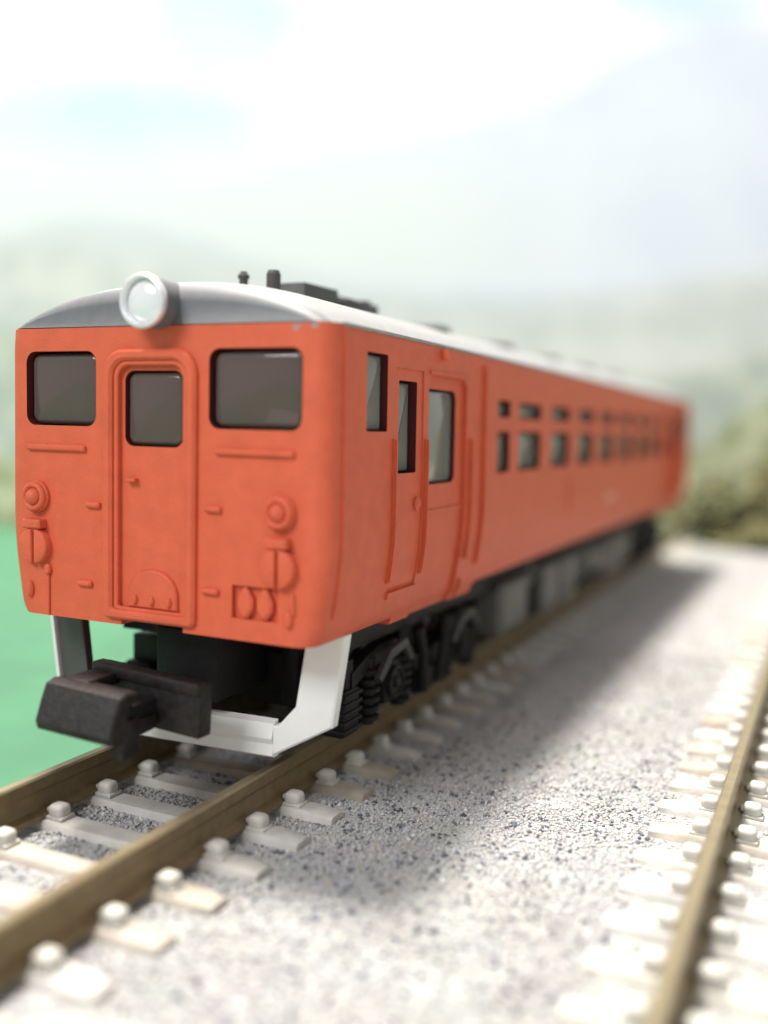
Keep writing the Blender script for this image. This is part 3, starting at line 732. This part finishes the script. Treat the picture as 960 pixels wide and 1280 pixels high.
# under-frame and its boxes
uf = MB(); uf.box((-7.3, 6.6, 5.7), (7.3, LEN-6.6, 8.1)); uf.box((-2.2, 3.0, 6.7), (2.2, 7, 7.95)); under_o = uf.build('underframe', M['black'], car)
def eq(y0, y1, z0, z1, depth=3.5, m_='grey', lids=(), sx=1, x=7.8, nm='equipment_box'):
    mb = MB(); xa, xb = sorted((sx*(x-depth), sx*x)); mb.box((xa, y0, z0), (xb, y1, z1), .18)
    o = mb.build(nm, M[m_], car)
    for (a, b, c, d, kind) in lids:
        lm = MB(); q = sorted((sx*(x-.05), sx*(x+(.16 if kind == 'grey' else .1)))); lm.box((q[0], a, c), (q[1], b, d), .06); lm.build('cover' if kind == 'grey' else 'louvre', M[kind], o)
    return o
for sx in (1, -1):
    eq(33.4, 41.2, 1.9, 6.0, lids=((34.0, 40.6, 2.2, 5.7, 'grey'), (35.3, 36.4, 3.6, 4.9, 'black'), (38.2, 39.3, 3.6, 4.9, 'black'), (35.6, 39, 2.8, 3.1, 'darkgrey')), sx=sx)
    eq(42.8, 44.2, 4.6, 6.6, sx=sx, x=7.4)
    eq(45.2, 58.5, 1.6, 6.0, m_='darkgrey', lids=((45.6, 51, 2.0, 5.8, 'grey'), (52.2, 57.9, 2.9, 5.8, 'grey'), (52.4, 57.5, 1.7, 2.5, 'grey'), (46.6, 48, 3.0, 5.0, 'black'), (48.8, 50.2, 3.0, 5.0, 'black'), (53.4, 56.6, 4.0, 4.4, 'black')), sx=sx)
    eq(59.2, 61.8, 3.0, 6.2, 2.5, 'darkgrey', sx=sx)
    tk = MB(); tk.lathe((sx*6.6, 63.0, 4.1), (0, 1, 0), [(0, 0), (0, 1.3), (.25, 1.6), (7.2, 1.6), (7.5, 1.3), (7.5, 0)], 24); tk.build('air_tank', M['grey'], car)
    eq(71.6, 80.8, 1.6, 6.0, m_='darkgrey', lids=((71.9, 75.7, 1.9, 5.8, 'grey'), (76.7, 80.5, 1.9, 5.8, 'grey'), (72.8, 74.8, 3.6, 4.8, 'black'), (77.6, 79.6, 3.2, 4.9, 'black')), sx=sx)
    eq(82, 86.6, 2.6, 6.2, sx=sx)
    hr = MB(); hr.tube([(sx*8.0, 32, 6.0), (sx*8.0, 87, 6.0)], .16, 8); hr.tube([(sx*7.7, 32, 5.5), (sx*7.7, 87, 5.5)], .12, 8); hr.build('pipe', M['darkgrey'], car)

# bogies
def bogie(yc, flip):
    f = -1 if flip else 1
    def P(x, y, z): return (x, yc+f*y, z)
    def bxx(mb, a, b, bev=.12, tilt=None):
        p, q = P(*a), P(*b); mb.box([min(i, j) for i, j in zip(p, q)], [max(i, j) for i, j in zip(p, q)], bev, 2, tilt)
    mb = MB(); bxx(mb, (-6.4, -1.6, 2.4), (6.4, 1.6, 6.4)); bxx(mb, (-7.4, -11.4, 3.0), (7.4, -10.4, 5.2)); bxx(mb, (-7.4, 10.4, 3.0), (7.4, 11.4, 5.2)); bxx(mb, (-3.4, -10, 1.6), (3.4, 10, 5.2))
    bxx(mb, (-2.6, -11.8, 5.0), (2.4, -8, 7.2)); bxx(mb, (.2, -12.2, 3.0), (1.2, -11.2, 6.6)); bxx(mb, (3.6, -12.0, 2.4), (4.6, -11.2, 6.2))
    bo_ = mb.build('bogie', M['black'], car)
    for ya in (-6.0, 6.0):
        ax = MB(); ax.tube([P(-6.6, ya, 2.95), P(6.6, ya, 2.95)], .5, 12); ax.build('axle', M['steel'], bo_)
        for sx in (-1, 1):
            wh = MB(); wh.lathe(P(sx*4.15, ya, 2.95), (sx, 0, 0), [(-.1, 0), (-.1, 3.35), (.12, 3.45), (.38, 3.3), (.5, 2.97), (1.75, 2.93), (1.85, 2.75), (1.7, 2.3), (1.45, 2.1), (1.45, .9), (1.75, .7), (1.75, 0)], 40)
            wh.build('wheel', M['steel'], bo_, 40)
    for sx in (-1, 1):
        sf = MB()
        # bowed side frame: low in the middle, raised over the axle boxes
        top = [(-10.8, 4.4), (-9, 5.0), (-7.2, 5.35), (-4.8, 5.3), (-3.4, 4.2), (-1.6, 3.6), (1.6, 3.6), (3.4, 4.2), (4.8, 5.3), (7.2, 5.35), (9, 5.0), (10.8, 4.4)]
        th = [.9, 1.0, 1.1, 1.1, 1.2, 1.5, 1.5, 1.2, 1.1, 1.1, 1.0, .9]
        for x0, x1 in ((6.7, 7.5),):
            vs = []; n = len(top)
            for (y, z), t in zip(top, th): vs += [P(sx*x0, y, z-t), P(sx*x1, y, z-t), P(sx*x1, y, z), P(sx*x0, y, z)]
            fs = [(0, 1, 2, 3), tuple(4*(n-1)+k for k in (3, 2, 1, 0))] + [(4*i+k, 4*(i+1)+k, 4*(i+1)+(k+1) % 4, 4*i+(k+1) % 4) for i in range(n-1) for k in range(4)]
            sf.add(vs, fs)
        sfo = sf.build('side_frame', M['black'], bo_)
        for ya in (-6.0, 6.0):
            ab = MB(); a_, b_ = P(sx*6.5, ya-1.15, 1.7), P(sx*7.9, ya+1.15, 4.3); ab.box([min(i, j) for i, j in zip(a_, b_)], [max(i, j) for i, j in zip(a_, b_)], .3)
            ab.lathe(P(sx*7.85, ya, 2.95), (sx, 0, 0), [(0, 1.05), (.3, 1.0), (.35, .82), (.2, .75), (.2, .4), (.42, .3), (.45, 0)], 26); ab.build('axle_box', M['black'], bo_, 40)
            for dy in (-2.3, 2.3):
                sp = MB()
                for k in range(6): sp.lathe(P(sx*7.2, ya+dy, 1.1+k*.55), (0, 0, 1), [(0, .55), (.08, .8), (.3, .8), (.4, .55)], 18)
                sp.tube([P(sx*7.2, ya+dy, .9), P(sx*7.2, ya+dy, 4.8)], .5, 12); sp.build('coil_spring', M['black'], bo_, 40)
            br = MB()   # inverted-V hanger over the box
            br.tube([P(sx*8.1, ya-2.6, 3.6), P(sx*8.15, ya-1.2, 4.9), P(sx*8.15, ya+.9, 5.2), P(sx*8.1, ya+2.0, 4.1)], [.3, .34, .34, .3], 6)
            br.build('hanger', M['darkgrey'], bo_, 40)
        bl = MB(); q0, q1 = P(sx*6.6, -1.7, 1.0), P(sx*7.8, 1.7, 2.6); bl.box([min(i, j) for i, j in zip(q0, q1)], [max(i, j) for i, j in zip(q0, q1)], .25)
        for y in (-1.2, 1.2): bl.tube([P(sx*7.9, y*2.0, 5.6), P(sx*8.05, y*1.5, 3.8), P(sx*7.9, y*1.1, 1.3)], [.45, .34, .4], 8)
        bl.build('bolster_spring', M['black'], bo_, 40)
        # ribbed sand box at the leading end
        sbx = MB(); q0, q1 = P(sx*5.7, -11.9, .9), P(sx*7.6, -9.9, 3.6); lo1 = [min(i, j) for i, j in zip(q0, q1)]; hi1 = [max(i, j) for i, j in zip(q0, q1)]; sbx.box(lo1, hi1, .2)
        for k in range(5): sbx.box((lo1[0]-.12, lo1[1]-.14, 1.15+k*.5), (hi1[0]+.12, hi1[1]+.1, 1.4+k*.5), .06)
        sbx.build('sand_box', M['black'], bo_)
    return bo_
bogie(19.0, False); bogie(LEN-19.0, True)

# snow plough below the front: two legs and a creased blade, the near leg white, the far one dark grey
def slab(mb, pts, y, th, sweep=0.0):
    """flat outline in x-z with a thickness in y; its outer end is swept back a little"""
    k = len(pts); f = [(x, y+sweep*max(0, abs(x)-6), z) for x, z in pts]
    inn = offset(pts, -.1)
    g_ = [(x, y-.08+sweep*max(0, abs(x)-6), z) for x, z in inn]
    r_ = [(x, yy+th, z) for x, yy, z in f]
    vs = g_+f+r_; fs = [tuple(range(k)), tuple(range(2*k, 3*k))[::-1]]
    for o_ in (0, k): fs += [(o_+i, o_+(i+1) % k, o_+k+(i+1) % k, o_+k+i) for i in range(k)]
    mb.add(vs, fs)
blade = MB(); nx = 14; rows_ = []
for i in range(nx+1):
    x = -5.6+11.2*i/nx; yb = 2.95; zb = .62+.02*(x+5.6)
    rows_.append([(x, yb+.45, zb+1.98), (x, yb+.02, zb+1.82), (x, yb-.22, zb+1.05), (x, yb-.05, zb+.72), (x, yb-.12, zb+.12), (x, yb+.05, zb), (x, yb+.5, zb)])
k = 7; blade.add([p for r_ in rows_ for p in r_], [(i*k+j, (i+1)*k+j, (i+1)*k+(j+1) % k, i*k+(j+1) % k) for i in range(nx) for j in range(k)] + [tuple(range(k)), tuple(nx*k+j for j in range(k))[::-1]])
plough_o = blade.build('snow_plough', M['white'], car, 25)
for sx in (-1, 1):
    pl_ = [(5.58, .95), (8.9, 2.85), (9.56, 7.7), (7.45, 7.7), (6.88, 3.75), (5.9, 2.62), (5.58, 2.6)]
    pl_ = [(sx*x, z) for x, z in pl_]
    if sx < 0: pl_ = pl_[::-1]
    lg = MB(); slab(lg, pl_, 2.9, .55, .12); lg.build('plough_leg', M['white'] if sx > 0 else M['inner'], plough_o, 25)
eg = MB(); eg.add([(-9.58, 3.0, 7.7), (-9.78, 3.0, 7.7), (-9.12, 3.0, 2.85), (-8.9, 3.0, 2.85), (-9.58, 3.95, 7.7), (-9.78, 3.95, 7.7), (-9.12, 3.95, 2.85), (-8.9, 3.95, 2.85)],
    [(0, 1, 2, 3), (7, 6, 5, 4), (0, 4, 5, 1), (1, 5, 6, 2), (2, 6, 7, 3), (3, 7, 4, 0)]); eg.build('plough_leg_edge', M['white'], plough_o)

# hook-and-bar coupler
cpm = MB(); cpm.box((-.9, -3.2, 3.0), (1.1, 6.5, 4.4), .15); cpm.box((-1.6, 2.4, 3.4), (2.4, 7.5, 7.2), .2)
coupler = cpm.build('coupler', M['black'], car)
cb_ = MB(); cb_.box((-3.1, -.95, 2.8), (3.85, .1, 5.5), .14, 2, Matrix.Rotation(math.radians(2.5), 3, 'Y') @ Matrix.Rotation(math.radians(-3), 3, 'Z'))
cb_.box((-3.1, -1.15, 5.0), (3.85, -.3, 5.62), .12, 2, Matrix.Rotation(math.radians(2.5), 3, 'Y') @ Matrix.Rotation(math.radians(-3), 3, 'Z'))
cb_.build('coupler_bar', M['dusty'], coupler)
hk = MB(); prof = [(-1.2, 3.1), (-3.6, 2.9), (-4.6, 3.05), (-4.75, 3.5), (-4.35, 4.7), (-4.0, 5.55), (-3.5, 5.75), (-2.6, 5.6), (-2.7, 5.25), (-3.3, 5.1), (-3.55, 4.4), (-3.3, 3.9), (-1.2, 3.9)]
xs_ = [-3.35, -3.25, -1.6, 0, 1.25, 1.35]; k = len(prof); vs = []
for i, x in enumerate(xs_):
    e = .92 if i in (0, 5) else 1.0
    vs += [(x, -3.3+(y+3.3)*e, 4.2+(z-4.2)*e) for y, z in prof]
hk.add(vs, [(i*k+j, (i+1)*k+j, (i+1)*k+(j+1) % k, i*k+(j+1) % k) for i in range(len(xs_)-1) for j in range(k)] + [tuple(range(k)), tuple((len(xs_)-1)*k+j for j in range(k))[::-1]])
hk.box((.75, -3.9, 2.0), (1.4, -2.6, 4.2), .15)
hk.box((-2.9, -3.2, 5.0), (-1.4, -.6, 5.75), .15)
hk.v = [(x, y, 5.3+(z-5.75)*.86-.05*x) for x, y, z in hk.v]
hk.build('hook', M['dusty'], coupler, 30)

# ------------------------------------------------------------------ shrubs at the foot of the backdrop
def leaf_mat(name, col):
    m_ = mat(name, col, 0.75, var=0.45, vscale=1.6); return m_
LM = [leaf_mat('olive_foliage', (0.20, 0.185, 0.085)), leaf_mat('dull_green_foliage', (0.16, 0.165, 0.08)), leaf_mat('yellow_green_foliage', (0.23, 0.215, 0.10))]
M['stem'] = mat('brown_stem', (0.12, 0.08, 0.05), 0.8)
def shrub(u, dist, rx, ry, rz, m_, label, n=2600):
    p = bdp(u, dist); base = Vector((p.x, p.y, -3.5))
    t = thing('shrub', tuple(base), label, 'shrub', 'shrubs at the foot of the backdrop')
    st_ = MB()
    for k in range(5):
        a = k*1.26+u; st_.tube([base, base+Vector((math.cos(a)*rx*.25, math.sin(a)*ry*.25, rz*.5)), base+Vector((math.cos(a)*rx*.55, math.sin(a)*ry*.5, rz*1.05))], [.5, .35, .15], 6)
    st_.build('stem', M['stem'], t)
    lobes = [(Vector((rng.uniform(-.55, .55)*rx, rng.uniform(-.4, .4)*ry, rng.uniform(.3, 1.0)*rz)), rng.uniform(.35, .6)) for _ in range(9)]
    vs = []; fs = []
    for _ in range(n):
        c, s = lobes[rng.integers(len(lobes))]
        dv = Vector(rng.normal(0, 1, 3)).normalized()*(rng.uniform(.25, 1)**.5)
        q = base + c + Vector((dv.x*rx*s, dv.y*ry*s, dv.z*rz*s*.8))
        if q.z < -3.4: q.z = -3.4+rng.uniform(0, .8)
        if (q-CAMP).dot(bd_n) > BD-1: continue
        sz = rng.uniform(.5, 1.25); a = Vector(rng.normal(0, 1, 3)).normalized(); b = a.orthogonal().normalized()
        o = len(vs); vs += [q-a*sz, q+b*sz*.55, q+a*sz, q-b*sz*.55]; fs += [(o, o+1, o+2, o+3)]
    mb = MB(); mb.add(vs, fs)
    mb.build('crown', m_, t, 60)
shrub(62, BD-9, 9, 7, 11, LM[1], 'dull green shrub closest to the rear end of the railcar')
shrub(76, BD-10, 10, 7, 13, LM[0], 'olive brown shrub at the right edge of the picture')
shrub(69, BD-16, 9, 4, 4.5, LM[2], 'low yellowish shrub in front of the two darker shrubs')
